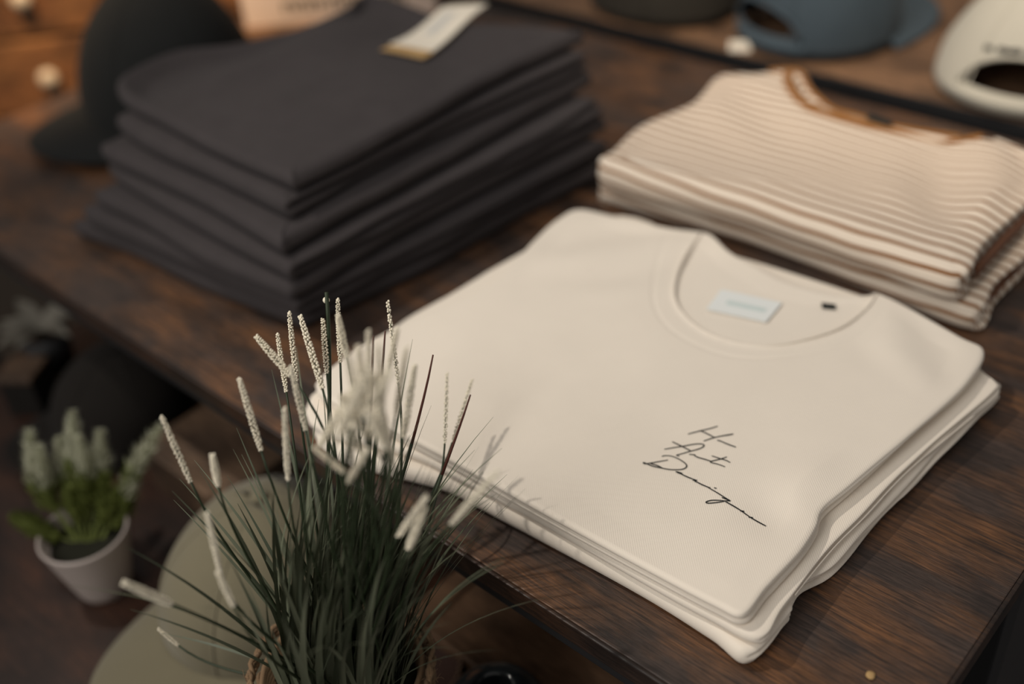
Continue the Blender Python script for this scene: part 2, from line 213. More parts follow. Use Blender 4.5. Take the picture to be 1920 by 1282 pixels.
M_stem = mat('green_stem', (.022, .034, .014), .55, .4)
M_brstem = mat('reddish_brown_tip', (.09, .030, .020), .6, .3)
def blade_mat(nm, a, b):
    m = mat(nm, a, .5, .4); oi = nd(m, 'ShaderNodeObjectInfo'); mx = nd(m, 'ShaderNodeMix', data_type='RGBA')
    mx.inputs[6].default_value = (*a, 1); mx.inputs[7].default_value = (*b, 1); lk(m, oi.outputs['Random'], mx.inputs[0]); lk(m, mx.outputs[2], bsdf(m).inputs['Base Color'])
    return m
M_blade = blade_mat('grass_green', (.082, .098, .062), (.165, .178, .118))
def stripe_mat():
    m = mat('striped_cotton', (.8, .7, .6), .92, .25, sheen=.1); weave(m, 320, .25)
    at = nd(m, 'ShaderNodeAttribute', attribute_name='stripe')
    d = nd(m, 'ShaderNodeMath', operation='DIVIDE'); d.inputs[1].default_value = .0125; lk(m, at.outputs['Fac'], d.inputs[0])
    f = nd(m, 'ShaderNodeMath', operation='FRACT'); lk(m, d.outputs[0], f.inputs[0])
    r = nd(m, 'ShaderNodeValToRGB'); e = r.color_ramp.elements
    e[0].position = 0; e[0].color = (.20, .082, .022, 1); e[1].position = .28; e[1].color = (.20, .082, .022, 1)
    a = e.new(.33); a.color = (.69, .60, .50, 1); a = e.new(.95); a.color = (.69, .60, .50, 1)
    lk(m, f.outputs[0], r.inputs[0]); lk(m, r.outputs[0], bsdf(m).inputs['Base Color'])
    return m
M_stripe = stripe_mat()
# ------------------------------------------------------------------ the setting
FZ = -.76
tag(box('floor', -6, 3, -2, 6, FZ-.05, FZ, M_floor, bev=0), kind='structure')
tag(box('wall_back', -6, 3, 4.2, 4.3, FZ, 2.2, M_wall, bev=0), kind='structure')
tag(box('wall_left', -5.6, -5.5, -2, 4.2, FZ, 2.2, M_wall, bev=0), kind='structure')
def table(label, x0, x1, y0, y1, top, th, mtop, medge, floor=FZ, leg=.03, extra=None):
    t = thing('display_table', label, 'table', ((x0+x1)/2, (y0+y1)/2, floor))
    off = Vector(t.location)
    def b(nm, *a, bev=.0015, m=None):
        o = box(nm, a[0]-off.x, a[1]-off.x, a[2]-off.y, a[3]-off.y, a[4]-off.z, a[5]-off.z, m, t, bev); return o
    e = .003
    b('table_top', x0+e, x1-e, y0+e, y1-e, top-th, top, m=mtop, bev=.0008)
    b('edge_band', x0, x1, y0, y0+e, top-th, top-.0004, m=medge, bev=.001)
    b('edge_band', x0, x1, y1-e, y1, top-th, top-.0004, m=medge, bev=.001)
    b('edge_band', x0, x0+e, y0+e, y1-e, top-th, top-.0004, m=medge, bev=.001)
    b('edge_band', x1-e, x1, y0+e, y1-e, top-th, top-.0004, m=medge, bev=.001)
    i = .004; fz0, fz1 = top-th-.014, top-th
    b('frame_rail', x0+i, x1-i, y0+i, y0+i+leg, fz0, fz1, m=M_black); b('frame_rail', x0+i, x1-i, y1-i-leg, y1-i, fz0, fz1, m=M_black)
    b('frame_rail', x0+i, x0+i+leg, y0+i+leg, y1-i-leg, fz0, fz1, m=M_black); b('frame_rail', x1-i-leg, x1-i, y0+i+leg, y1-i-leg, fz0, fz1, m=M_black)
    for lx in (x0+i, x1-i-leg):
        for ly in (y0+i, y1-i-leg): b('leg', lx, lx+leg, ly, ly+leg, floor, fz0, m=M_black)
    if extra: b('leg', extra[0], extra[0]+leg, extra[1], extra[1]+leg, floor, fz0, m=M_black)
    return t
table('long dark walnut table carrying the three garment stacks, thin black metal frame below', -1.335, -.1015, .321, 1.068, 0, .017, M_table, M_edge, extra=(-.1355, .525))
table('tan wooden table with black edge behind the walnut table, carrying the blue and white caps', -1.40, .25, 1.106, 1.75, 0, .017, M_back, M_black)
LZ = -.2
table('low reddish brown table in front, carrying the potted plants and the olive cap', -1.17, -.215, -.16, .455, LZ, .02, M_lower, M_edge)
# low wooden box under the table front edge
bx = thing('wooden_box', 'light brown wooden box under the walnut table edge, left of the olive cap', 'box', (-.778, .38, LZ))
box('box_body', -.062, .062, -.066, .07, 0, .045, M_box, bx, .002); box('lid', -.064, .064, -.068, .072, .0455, .055, M_box, bx, .002)
bd_ = thing('wooden_board', 'brown wooden board lying on the low table beneath the front edge of the walnut table', 'board', (-.365, .402, LZ))
box('board', -.145, .145, -.052, .05, 0, .016, M_back, bd_, .002); box('batten', -.145, -.125, -.052, .05, .0162, .022, M_back, bd_, .001); box('batten', .125, .145, -.052, .05, .0162, .022, M_back, bd_, .001)
# ------------------------------------------------------------------ folded garments
def outline(ctrl, n, sub=8, rnd=1):
    P = [Vector((p[0], p[1], 0)) for p in ctrl]
    Q = resample(catmull(P, sub, True), n, True)
    return Q
def garment(name, ctrl, z0, t, m, parent, center, N=260, sides=20, tops=26, layers=2, front=1, rr=None, seed=0,
            bump=None, wav=.0022, stripe=False, gap=.6, frontsplit=None, sharp=None):
    """one folded garment: an outline with its own folds down the sides, and a gently rumpled top"""
    Q = outline(ctrl, N); rr = rr or min(t*.5, .006); cx = Vector((center[0], center[1], 0))
    nrm = []
    for i in range(N):
        d = Q[(i+2) % N]-Q[i-2]; d.normalize(); nrm.append(Vector((d.y, -d.x, 0)))
    for _ in range(6): nrm = [(nrm[i-1]+nrm[i]*2+nrm[(i+1) % N]).normalized() for i in range(N)]
    vs, fs, st = [], [], []
    def lay(i, f, n, k):
        b = 1-math.sqrt(max(0, 1-(2*f-1)**2)); o = nz(i*.045*160/N+seed*7.1, k*3.7+seed)*wav*1.6+nz(i*.16*160/N, k*5.1+seed*2)*wav*.5
        return b*min(rr*1.3, t/n*gap), o
    rings = sides+1
    for k in range(rings):
        v = k/sides
        for i in range(N):
            q, n_ = Q[i], nrm[i]
            wf = max(0, min(1, (-n_.y-.35)/.35)) if front else 0
            fb = rr*(1-math.sqrt(max(0, 1-(2*v-1)**2)))*.9 if v > .5 else min(rr, .008)*(1-math.sqrt(max(0, 1-(2*v-1)**2)))
            fo = nz(i*.03*260/N, seed*3.3)*wav*.5
            if frontsplit and wf > 0:
                s_ = frontsplit; f_ = v/s_ if v < s_ else (v-s_)/(1-s_); hh = t*(s_ if v < s_ else 1-s_)/2
                fb = hh*1.1*(1-math.sqrt(max(0, 1-(2*f_-1)**2)))+(.0005 if v < s_ else 0)
            v2 = max(0, min(1, v+.16*nz(i*.022*520/N, seed*1.7)*math.sin(PI*v)))
            L_ = min(layers-1, int(v2*layers)); f = v2*layers-L_
            lb, lo = lay(i, f, layers, L_)
            if L_ == layers-1: lo = min(lo, .0006)*(1-f)
            lb += .0022*abs(nz(i*.024*520/N, v*5.5+seed, 2.2))*math.sin(PI*v)
            ins = wf*(fb-fo)+(1-wf)*(lb-lo)
            p = q-n_*ins
            z = z0+t*v
            if v > .98: ins_top = ins
            vs.append((p.x, p.y, z))
            st.append(q.y-wf*(t*(1-v)*1.25+.004*(1-v))-(1-wf)*0+.0)
    base_top = vs[-N:]
    if stripe:
        for i in range(N):
            n_ = nrm[i]; wf = max(0, min(1, (-n_.y-.35)/.35)); acc = 0
            for k in range(rings-1, -1, -1):
                if k < rings-1: acc += (Vector(vs[k*N+i])-Vector(vs[(k+1)*N+i])).length
                st[k*N+i] = wf*(base_top[i][1]-acc)+(1-wf)*vs[k*N+i][1]
    sm_top = [Vector(v) for v in base_top]
    for _ in range(10): sm_top = [(sm_top[i-1]+sm_top[i]*2+sm_top[(i+1) % N])/4 for i in range(N)]
    K = tops
    for k in range(1, K+1):
        u = 1-(k/K)**1.25 if k < K else 0
        for i in range(N):
            b = Vector(base_top[i]).lerp(sm_top[i], min(1, (1-u)*14)); x = cx.x+(b[0]-cx.x)*u; y = cx.y+(b[1]-cx.y)*u
            e = 1-u; dist = (Vector((b[0], b[1], 0))-Vector((x, y, 0))).length
            z = z0+t
            if bump: z += bump(x, y)*min(1, dist/.02)
            vs.append((x, y, z)); st.append(y)
    nr = rings+K
    if bump:   # let the rim follow the bump a little too
        for i in range(N):
            pass
    for r in range(nr-1):
        for i in range(N):
            j = (i+1) % N; fs.append((r*N+i, r*N+j, (r+1)*N+j, (r+1)*N+i))
    # bottom
    c0 = len(vs); vs.append((cx.x, cx.y, z0)); st.append(cx.y)
    for i in range(N): fs.append((c0, (i+1) % N, i))
    me = mesh(name, vs, fs)
    if stripe:
        a = me.attributes.new('stripe', 'FLOAT', 'POINT')
        a.data.foreach_set('value', [s+.0022*nz(v[0]*9, v[1]*9, 1.3)+.0014*nz(v[0]*24, v[1]*24, 4) for s, v in zip(st, vs)])
    return link(name, me, m, parent)
def inside(x, y, poly):
    c = False; n = len(poly); j = n-1
    for i in range(n):
        if (poly[i][1] > y) != (poly[j][1] > y) and x < (poly[j][0]-poly[i][0])*(y-poly[i][1])/(poly[j][1]-poly[i][1])+poly[i][0]: c = not c
        j = i
    return c
def pdist(x, y, line):
    b = 9
    for a, c in zip(line, line[1:]):
        ax, ay, bx_, by = a[0], a[1], c[0], c[1]; dx, dy = bx_-ax, by-ay
        t = max(0, min(1, ((x-ax)*dx+(y-ay)*dy)/(dx*dx+dy*dy+1e-12))); b = min(b, math.hypot(x-ax-t*dx, y-ay-t*dy))
    return b
def sm(a, b, x):
    t = max(0, min(1, (x-a)/(b-a))); return t*t*(3-2*t)
# ---- beige tees
NF = [(v.x, v.y) for v in catmull([(*p, 0) for p in D['neck_front']], 6)]
NS = [(v.x, v.y) for v in catmull([(*p, 0) for p in D['neck_seam']], 6)]
NFp = NF+[(-.30, .76), (-.45, .76)]
def tee_bump(x, y):
    z = .0014*nz(x*9, y*9, .5)+.0007*nz(x*22, y*17, 2)+.0022*sm(.45, .5, y)*0
    # soft pull lines from the neck and the sleeve fold
    z += .0017*math.sin((x*.8-y*.6)*95)*sm(.54, .60, y)*sm(.42, .47, -x)
    z += .0019*math.sin((x*.9+y*.75)*80)*sm(.60, .64, y)*sm(.30, .25, -x)
    z -= .003*sm(.03, .0, pdist(x, y, [(-.20, .50), (-.245, .455), (-.30, .43)]))*0
    z += .0024*math.exp(-((x+.225)**2+(y-.482)**2)/.0005)-.003*math.exp(-((x+.235)**2+(y-.445)**2)/.0004)
    d = pdist(x, y, NF)
    if inside(x, y, NFp): z += -.0016*sm(0, .0018, d)
    else: z += .0012*sm(.003, 0, d)
    ds = pdist(x, y, NS); z -= .0006*math.exp(-(ds/.0012)**2)
    return z
ctr = (-.385, .52)
mid_t = thing('folded_tee', 'beige tee folded between the printed top tee and the bottom tee', 'tee', (0, 0, 0), 0, 'beige tees in the front stack')
bot_t = thing('folded_tee', 'bottom beige tee of the front stack, lying directly on the walnut table', 'tee', (0, 0, 0), 0, 'beige tees in the front stack')
top_t = thing('folded_tee', 'top beige tee with black handwritten print and open round neck', 'tee', (0, 0, 0), 0, 'beige tees in the front stack')
garment('folded_body', D['tee_bot'], .0003, .0147, M_tee, bot_t, ctr, 560, 44, 6, 3, seed=3, wav=.0055, rr=.006, gap=1.0)
garment('folded_body', D['tee_mid'], .0152, .0086, M_tee, mid_t, ctr, 560, 36, 6, 2, seed=9, wav=.0065, rr=.004, gap=1.0)
garment('folded_body', D['tee_top'], .0240, .0120, M_tee, top_t, ctr, 560, 24, 120, 2, seed=5, wav=.0028, rr=.0027, bump=tee_bump, frontsplit=.5)
def ttz(x, y):
    return .036+tee_bump(x, y)
def ribbon_geo(vs, fs, pts, width, zf, off, taper=True, ww=None):
    P = resample(catmull([(*p, 0) for p in pts], 10), max(6, len(pts)*8), False); b = len(vs); n = len(P)
    for i, p in enumerate(P):
        d = P[min(i+1, n-1)]-P[max(i-1, 0)]; d.normalize(); s = Vector((d.y, -d.x, 0))
        w_ = width*(.72+.28*math.sin(PI*min(1, .12+i/(n-1)*.8)) if taper else 1)
        for e in (-1, 1):
            q = p+s*(e*w_/2); vs.append((q.x, q.y, zf(q.x, q.y)+off))
        if i: fs.append((b+2*i-2, b+2*i, b+2*i+1, b+2*i-1))
vs, fs = [], []
for s in D['text']: ribbon_geo(vs, fs, s, .00085 if len(s) != 3 else .00100, ttz, .0005)
tag(link('printed_lettering', mesh('printed_lettering', vs, fs), M_ink, top_t), 'black handwritten print reading He Art Design')
# neck label, print line, size tab, seams
def patch(name, quad, zf, off, m, parent, n=12, th=.0006):
    a, b, c, d = [Vector((*q, 0)) for q in quad]; vs, fs = [], []
    for lvl in (0, 1):
        for i in range(n+1):
            for j in range(n+1):
                p = a.lerp(b, i/n).lerp(d.lerp(c, i/n), j/n); vs.append((p.x, p.y, zf(p.x, p.y)+off+(th if lvl else 0)))
    w_ = n+1; o2 = w_*w_
    for i in range(n):
        for j in range(n):
            q = (i*w_+j, (i+1)*w_+j, (i+1)*w_+j+1, i*w_+j+1); fs.append(tuple(o2+k for k in q)); fs.append(tuple(reversed(q)))
    for i in range(n):
        for (p0, p1) in ((i*w_, (i+1)*w_), ((i+1)*w_+n, i*w_+n), (i+1, i), (n*w_+i, n*w_+i+1)):
            fs.append((p0, p1, o2+p1, o2+p0))
    return link(name, mesh(name, vs, fs, False), m, parent)
lab = tag(patch('neck_label', D['label'], ttz, .0012, M_label, top_t), 'white woven neck label')
a, b, c_, d_ = [Vector((*q, 0)) for q in D['label']]
def inq(u, v): p = a.lerp(b, u).lerp(d_.lerp(c_, u), v); return (p.x, p.y)
patch('label_print', [inq(.22, .42), inq(.86, .42), inq(.86, .6), inq(.22, .6)], ttz, .0019, M_print, lab, 8, .0002)
tag(patch('size_tab', D['tab'], ttz, .0012, M_tab, top_t, 3, .0008), 'tiny black size tab')
vs, fs = [], []
N_ = [Vector((*p, 0)) for p in NF]
for i in range(len(N_)): pass
def seam(name, line, r, m, parent, zf, off):
    pts = [(p[0], p[1], zf(p[0], p[1])+off) for p in line]; return tube(name, pts, r, m, parent, 6)
seam('neck_rib', [p for p in NF], .0011, M_tee, top_t, lambda x, y: .036+.0006, 0)
bk = [p for p in catmull([(*p, 0) for p in D['tee_top'][18:26]], 6)]
seam('back_neck_seam', [(p.x+.0, p.y-.007) for p in bk[6:-6]], .0004, M_tee, top_t, ttz, .0003)
vs_ = [v for v in resample(catmull([(*p, 0) for p in D['tee_mid'][5:13]], 8), 60, False)]
seam('side_seam', [(v.x, v.y) for v in vs_[8:52]], .0005, M_tee, mid_t, lambda x, y: .0198, 0)
# ---- striped tees
SN = [(v.x, v.y) for v in catmull([(*p, 0) for p in D['str_neck']], 6)]
SNp = SN+[(-.33, 1.0), (-.52, 1.05)]
def str_bump(x, y):
    z = .004*nz(x*6, y*7, 3.1)+.0022*nz(x*15, y*13, 6)
    z += .0055*math.sin((x*1.0+y*.55)*62+2)*sm(.40, .27, -x)*sm(.76, .82, y)
    z += .0016*math.sin((x*.6+y*.9)*75)*sm(.42, .5, -x)*sm(.78, .84, y)
    d = pdist(x, y, SN)
    if inside(x, y, SNp): z -= .005*sm(0, .002, d)
    return z
sctr = (-.42, .83)
def shift(P, dx, dy): return [[p[0]+dx, p[1]+dy] for p in P]
backs = D['str_back']
low_ctrl = D['str_bot']+[[-.232, .90], [-.30, .955]]+[[p[0]-.006, min(p[1], .95)] for p in backs[1:]]
t2 = thing('striped_tee', 'lower cream and brown striped tee, lying on the walnut table', 'tee', (0, 0, 0), 0, 'striped tees behind the beige stack')
t1 = thing('striped_tee', 'upper cream and brown striped tee with tan ribbed round neck', 'tee', (0, 0, 0), 0, 'striped tees behind the beige stack')
garment('folded_body', low_ctrl, .0003, .0255, M_stripe, t2, sctr, 360, 26, 8, 3, seed=21, wav=.004, rr=.009, stripe=True)
garment('folded_body', D['str_top']+[[-.243, .92]]+backs, .0262, .0330, M_stripe, t1, sctr, 420, 34, 70, 3, seed=31, wav=.003, rr=.017, stripe=True, bump=str_bump)
def stz(x, y): return .0592+str_bump(x, y)
# tan neck rib: a flat band following the front neckline
vs, fs = [], []
P = [Vector((*p, 0)) for p in SN]; n = len(P)
for i, p in enumerate(P):
    d = P[min(i+1, n-1)]-P[max(i-1, 0)]; d.normalize(); s = Vector((d.y, -d.x, 0))
    wd = .010 if i < n*.45 else max(.003, .010-.02*(i/n-.45))
    for k, (o, h) in enumerate(((-.0005, -.003), (0, .0012), (wd*.5, .0020), (wd, .0012), (wd+.0006, -.002))):
        q = p+s*o; qo = p+s*.012; vs.append((q.x, q.y, max(stz(q.x, q.y), stz(qo.x, qo.y))+.0010+h))
    if i:
        for k in range(4): fs.append(((i-1)*5+k, i*5+k, i*5+k+1, (i-1)*5+k+1))
tag(link('neck_rib', mesh('neck_rib', vs, fs), M_tan, t1), 'tan ribbed neckband')
bk = catmull([(*p, 0) for p in backs[1:8]], 6)
seam('back_neck_rib', [(p.x, p.y) for p in bk[2:-2]], .0035, M_tan, t1, lambda x, y: .0575, 0)
patch('size_label', [(-.4235, .9175), (-.398, .912), (-.3975, .921), (-.423, .9265)], lambda x, y: .0595, .002, M_tab, t1, 4, .001)
# brown ribbed hem bands that show on the right side of each striped tee
def band(name, x, y0, y1, z0, z1, m, parent):
    vs, fs = [], []; n = 40
    for i in range(n+1):
        y = y0+(y1-y0)*i/n; xx = x+.0015*nz(y*40, z0*90)
        for k in range(7):
            f = k/6; vs.append((xx-.004*(2*f-1)**2+.0006*(i % 2), y, z0+(z1-z0)*f+.0012*nz(y*30, 7)))
        if i:
            for k in range(6): fs.append(((i-1)*7+k, i*7+k, i*7+k+1, (i-1)*7+k+1))
    o = link(name, mesh(name, vs, fs), m, parent); md = o.modifiers.new('s', 'SOLIDIFY'); md.thickness = .002; md.offset = -1; return o
tag(band('sleeve_rib', -.2415, .757, .90, .034, .048, M_brownrib, t1), 'brown ribbed cuff folded inside')
tag(band('sleeve_rib', -.2315, .760, .90, .006, .017, M_brownrib, t2), 'brown ribbed cuff folded inside')
# ---- charcoal garments, seven in the stack
zs = [q[1] for q in D['navy']]
names7 = ['top charcoal garment of the dark stack, cream hang tag lying on it', 'second charcoal garment from the top of the dark stack', 'third charcoal garment from the top of the dark stack',
          'fourth charcoal garment from the top, middle of the dark stack', 'third charcoal garment from the bottom of the dark stack', 'second charcoal garment from the bottom of the dark stack', 'bottom charcoal garment of the dark stack, lying on the walnut table']
def navy_bump(x, y):
    return .006*nz(x*6, y*6, 9)+.0032*nz(x*16, y*12, 3)+.0030*math.sin((y*.9+x*.35)*46+1)*sm(.5, .66, y)-.012*sm(-.90, -.985, x)
nroot = None
for k, (pts, z) in enumerate(D['navy']):
    lo = zs[k+1] if k < 6 else 0
    l, f, r = [Vector((*p, 0)) for p in pts]
    e = f-l; s = r-f
    b = l+s*.98+Vector((-.015, -.02, 0)) if k else Vector((-.985, .715, 0))
    def mixp(a, c, t, dx=0, dy=0): p = a.lerp(c, t); return [p.x+dx, p.y+dy]
    q = lambda i: random.uniform(-.0055, .0055)
    ctrl = [mixp(l, f, .0, .012, .0), mixp(l, f, .3, 0, q(0)), mixp(l, f, .65, 0, q(0)), mixp(l, f, .96), mixp(l, f, 1, -.001, .001), mixp(f, r, .04), mixp(f, r, .35, q(0)), mixp(f, r, .7, q(0)), mixp(f, r, .96),
            mixp(r, b, .04), mixp(r, b, .35, 0, q(0)), mixp(r, b, .7, 0, q(0)), mixp(r, b, .96), mixp(b, l, .06), mixp(b, l, .4, q(0)), mixp(b, l, .8, q(0)), mixp(b, l, .96, .002)]
    if k == 0: ctrl = ctrl[:10]+[mixp(r, b, .3), [-.82, .775]]+D['navy_left'][::-1]
    root = thing('folded_garment', names7[k], 'garment', (0, 0, 0), 0, 'charcoal garments in the dark stack')
    if k == 0: nroot = root
    garment('folded_body', ctrl, lo+.0004, z-lo-.0008, M_navy, root, (-.83, .62), 300, 18, 40 if k == 0 else 5, 1 if k % 2 == 0 else 2, front=1, rr=.0085, seed=40+k*3, wav=.0062, gap=1.1, bump=navy_bump if k == 0 else None)
def nvz(x, y): return .1296+navy_bump(x, y)
tg = patch('hang_tag', D['tag'][:2]+[D['tag'][2], D['tag'][4]], lambda x, y: nvz(x, y), .0045, M_card, nroot, 8, .001)
tag(tg, 'cream card hang tag'); tg['label'] = 'cream card hang tag'
tq = D['tag']
a, b, c_, d_ = Vector((*tq[0], 0)), Vector((*tq[1], 0)), Vector((*tq[2], 0)), Vector((*tq[4], 0))
patch('tag_print', [inq(.35, .3), inq(.8, .3), inq(.8, .55), inq(.35, .55)], nvz, .0056, mat('faint_grey_print', (.5, .49, .46), .7, .3), tg, 4, .0002)
a, b, c_, d_ = [v+Vector((.006, -.018, 0)) for v in (a, b, c_, d_)]
tag(patch('backing_card', [inq(0, 0), inq(.92, 0), inq(.92, .96), inq(0, .96)], nvz, .003, M_kraft, nroot, 8, .001), 'tan card under the cream tag')
tube('tag_cord', [(v.x, v.y, nvz(v.x, v.y)+.004) for v in catmull([(-.845, .79, 0), (-.83, .815, 0), (-.85, .835, 0), (-.88, .83, 0)], 6)], .0008, M_cord, nroot, 5)
def settle(root, loc):
    loc = Vector(loc); root.location = loc
    for ch in root.children: ch.matrix_parent_inverse = Matrix.Translation(-loc)
for r_, l_ in ((top_t, (-.385, .52, .024)), (mid_t, (-.385, .52, .0152)), (bot_t, (-.385, .52, 0)), (t1, (-.42, .83, .0262)), (t2, (-.42, .83, 0))): settle(r_, l_)
for o in list(C.objects):
    if o.parent is None and o.name.startswith('folded_garment'): settle(o, (-.83, .62, min(v.co.z for v in o.children[0].data.vertices)))
# ------------------------------------------------------------------ caps (front of the cap along local +X)
def make_cap(label, loc, rz, m, R1=.098, R2=.082, H=.118, brim=.072, group=None, opening=False, brimdroop=1.0, tilt=0, square=2.5, name='baseball_cap', inner=None, stack=0):
    root = thing(name, label, 'cap', loc, rz, group); root.rotation_euler = (0, tilt, rz)
    na, nh = 96, 34
    def crown_pt(a, h):
        f = h; r = max(0, 1-f**square)**(1/1.75)
        rx = R1*(1.0 if math.cos(a) > 0 else .97)
        seam = 1-.022*sum(math.exp(-((math.atan2(math.sin(a-s), math.cos(a-s)))/.05)**2) for s in [PI/6+i*PI/3 for i in range(6)])*(.3+.7*f)
        dent = 1+.018*nz(math.cos(a)*1.7+rz, math.sin(a)*1.7+loc[0]*3, h*2.3)
        x = rx*r*math.cos(a)*seam*dent; y = R2*r*math.sin(a)*seam*dent
        x -= .012*f*f*(1 if math.cos(a) > 0 else .4)
        return (x, y, H*f)
    vs, fs = [], []
    for k in range(nh+1):
        for i in range(na): vs.append(crown_pt(2*PI*i/na, (k/nh)**.8 if k < nh else .9995))
    for k in range(nh):
        for i in range(na):
            if opening:
                a = 2*PI*(i+.5)/na; da = abs(math.atan2(math.sin(a-PI), math.cos(a-PI))); z = vs[k*na+i][2]
                if da < .62 and .017 < z < .017+.037*math.sqrt(max(0, 1-(da/.62)**2)): continue
            fs.append((k*na+i, k*na+(i+1) % na, (k+1)*na+(i+1) % na, (k+1)*na+i))
    me = mesh('crown', vs, fs); cr = link('crown', me, m, root)
    md = cr.modifiers.new('s', 'SOLIDIFY'); md.thickness = .002; md.offset = -1
    # seams as thin tapes
    for s in [PI/6+i*PI/3 for i in range(6)]:
        if opening and abs(math.atan2(math.sin(s-PI), math.cos(s-PI))) < .3: continue
        pts = [crown_pt(s, .02+.95*j/14) for j in range(15)]
        tube('seam', [(p[0]*1.004, p[1]*1.004, p[2]) for p in pts], .0011, m, root, 5)
    bpy_b = lathe('button', [(0, .005), (.004, .0045), (.0068, .0025), (.0072, 0), (.006, -.002)], m, root, 16)
    t = crown_pt(0, .9995); bpy_b.location = (-.0125, 0, H-.001)
    # brim
    vs, fs = [], []; nu, nv = 36, 12; A = 1.22
    for i in range(nu+1):
        u = -1+2*i/nu; a = u*A
        bx_, by_ = R1*math.cos(a), R2*math.sin(a)
        for j in range(nv+1):
            v = j/nv; ext = brim*math.cos(u*PI/2)**.55*v
            x = bx_+ext-.004; y = by_*(1+.10*v)
            z = .004-brimdroop*(.020*(abs(y)/R2)**2*(.35+.65*v)*.9)+.018*brimdroop*.5-.004*v
            vs.append((x, y, z))
    for i in range(nu):
        for j in range(nv): fs.append((i*(nv+1)+j, i*(nv+1)+j+1, (i+1)*(nv+1)+j+1, (i+1)*(nv+1)+j))
    br = link('brim', mesh('brim', vs, fs), m, root); md = br.modifiers.new('s', 'SOLIDIFY'); md.thickness = .003; md.offset = 0
    root.location.z += .002-min(v[2] for v in vs)-.003*0+.0016
    edge = [vs[i*(nv+1)+nv] for i in range(nu+1)]
    tube('brim_piping', edge, .0019, m, br, 6)
    if opening:
        arch = []
        for i in range(41):
            t = -1+2*i/40; z = .017+.038*math.sqrt(max(0, 1-t*t)); p = crown_pt(PI+.64*t, z/H); arch.append((p[0]*1.004, p[1]*1.004, p[2]))
        tube('opening_binding', arch, .0026, m, root, 8)
        pts = []
        for i in range(21):
            a = PI-.75+1.5*i/20; pts.append((R1*.985*math.cos(a), R2*.99*math.sin(a)))
        vs, fs = [], []
        for i, p in enumerate(pts):
            for z in (.0, .016): vs.append((p[0]*1.012, p[1]*1.012, z))
            if i: fs.append((2*i-2, 2*i, 2*i+1, 2*i-1))
        st_ = link('back_strap', mesh('back_strap', vs, fs), m, root); md = st_.modifiers.new('s', 'SOLIDIFY'); md.thickness = .0025
    return root
O = D
make_cap('olive green cap on the low table behind the tall grass plant', (O['cap'][0]+.026, O['cap'][1]+.016, LZ), math.radians(268), M_olive, R1=.098, R2=.084, H=.112, brim=.074)
make_cap('black cap at the left end of the walnut table, brim towards the front', (-1.158, .622, 0), math.radians(-98), M_bcap, R1=.108, R2=.108, H=.160, brim=.072, square=2.2, brimdroop=.6)
make_cap('dark brown cap at the back of the low table behind the lavender pot', (-.945, .352, LZ), math.radians(255), M_brcap, R1=.076, R2=.070, H=.085, brim=.05)
make_cap('dark olive cap on the tan table, leftmost of the three caps behind the stacks', (-.862, 1.204, 0), math.radians(75), M_dkol, R1=.095, R2=.112, H=.13, brimdroop=.3)
make_cap('slate blue cap on the tan table, between the dark olive and the white cap', (-.637, 1.214, 0), math.radians(70), M_blue, R1=.100, R2=.098, H=.15, opening=True, brimdroop=.3)
wc = make_cap('off white cap on the tan table, open back strap facing the camera', (-.366, 1.206, 0), math.radians(98), M_white, R1=.105, R2=.108, H=.128, opening=True, square=1.55, brimdroop=.3)
# black embroidered marks above the opening of the white cap
vs, fs = [], []
for i, (a0, a1, h) in enumerate(((-.50, -.40, .004), (-.33, -.22, .006), (-.20, -.06, .007), (-.01, .12, .006), (.16, .3, .006), (.34, .46, .004))):
    P_ = []
    for j in range(7):
        a = PI+(a0+(a1-a0)*j/6); zz = .060-.010*abs(a-PI)**1.5+.0018*math.sin(j*2.1+i)
        f = zz/.128; r = (1-f**1.55)**(1/1.75)*1.02
        P_.append((.105*.97*r*math.cos(a), .108*r*math.sin(a), zz))
    tube_geo(vs, fs, P_, h*.42, 6)
tag(link('embroidery', mesh('embroidery', vs, fs), M_ink, wc), 'black embroidered lettering')
# small things on the tan table
t_ = thing('price_card', 'small folded white card on the tan table in front of the blue cap', 'card', (-.690, 1.122, .0002), .5)
vs = [(-.013, -.008, 0), (.013, -.008, 0), (.013, 0, .010), (-.013, 0, .010), (.013, .008, 0), (-.013, .008, 0)]
o = link('card', mesh('card', vs, [(0, 1, 2, 3), (3, 2, 4, 5)], False), M_card, t_); md = o.modifiers.new('s', 'SOLIDIFY'); md.thickness = .0008
t_ = thing('kraft_box', 'small tan carton at the left end behind the dark garment stack', 'box', (-1.045, 1.315, 0), .5)
box('carton', -.03, .03, -.025, .025, 0, .05, M_kraft, t_, .001); box('lid', -.031, .031, -.026, .026, .0502, .062, M_kraft, t_, .001)
t_ = thing('wooden_block', 'small brown wooden block standing behind the dark olive cap', 'block', (-1.03, 1.46, 0), .2)
box('block', -.03, .03, -.03, .03, 0, .07, M_back, t_, .003)
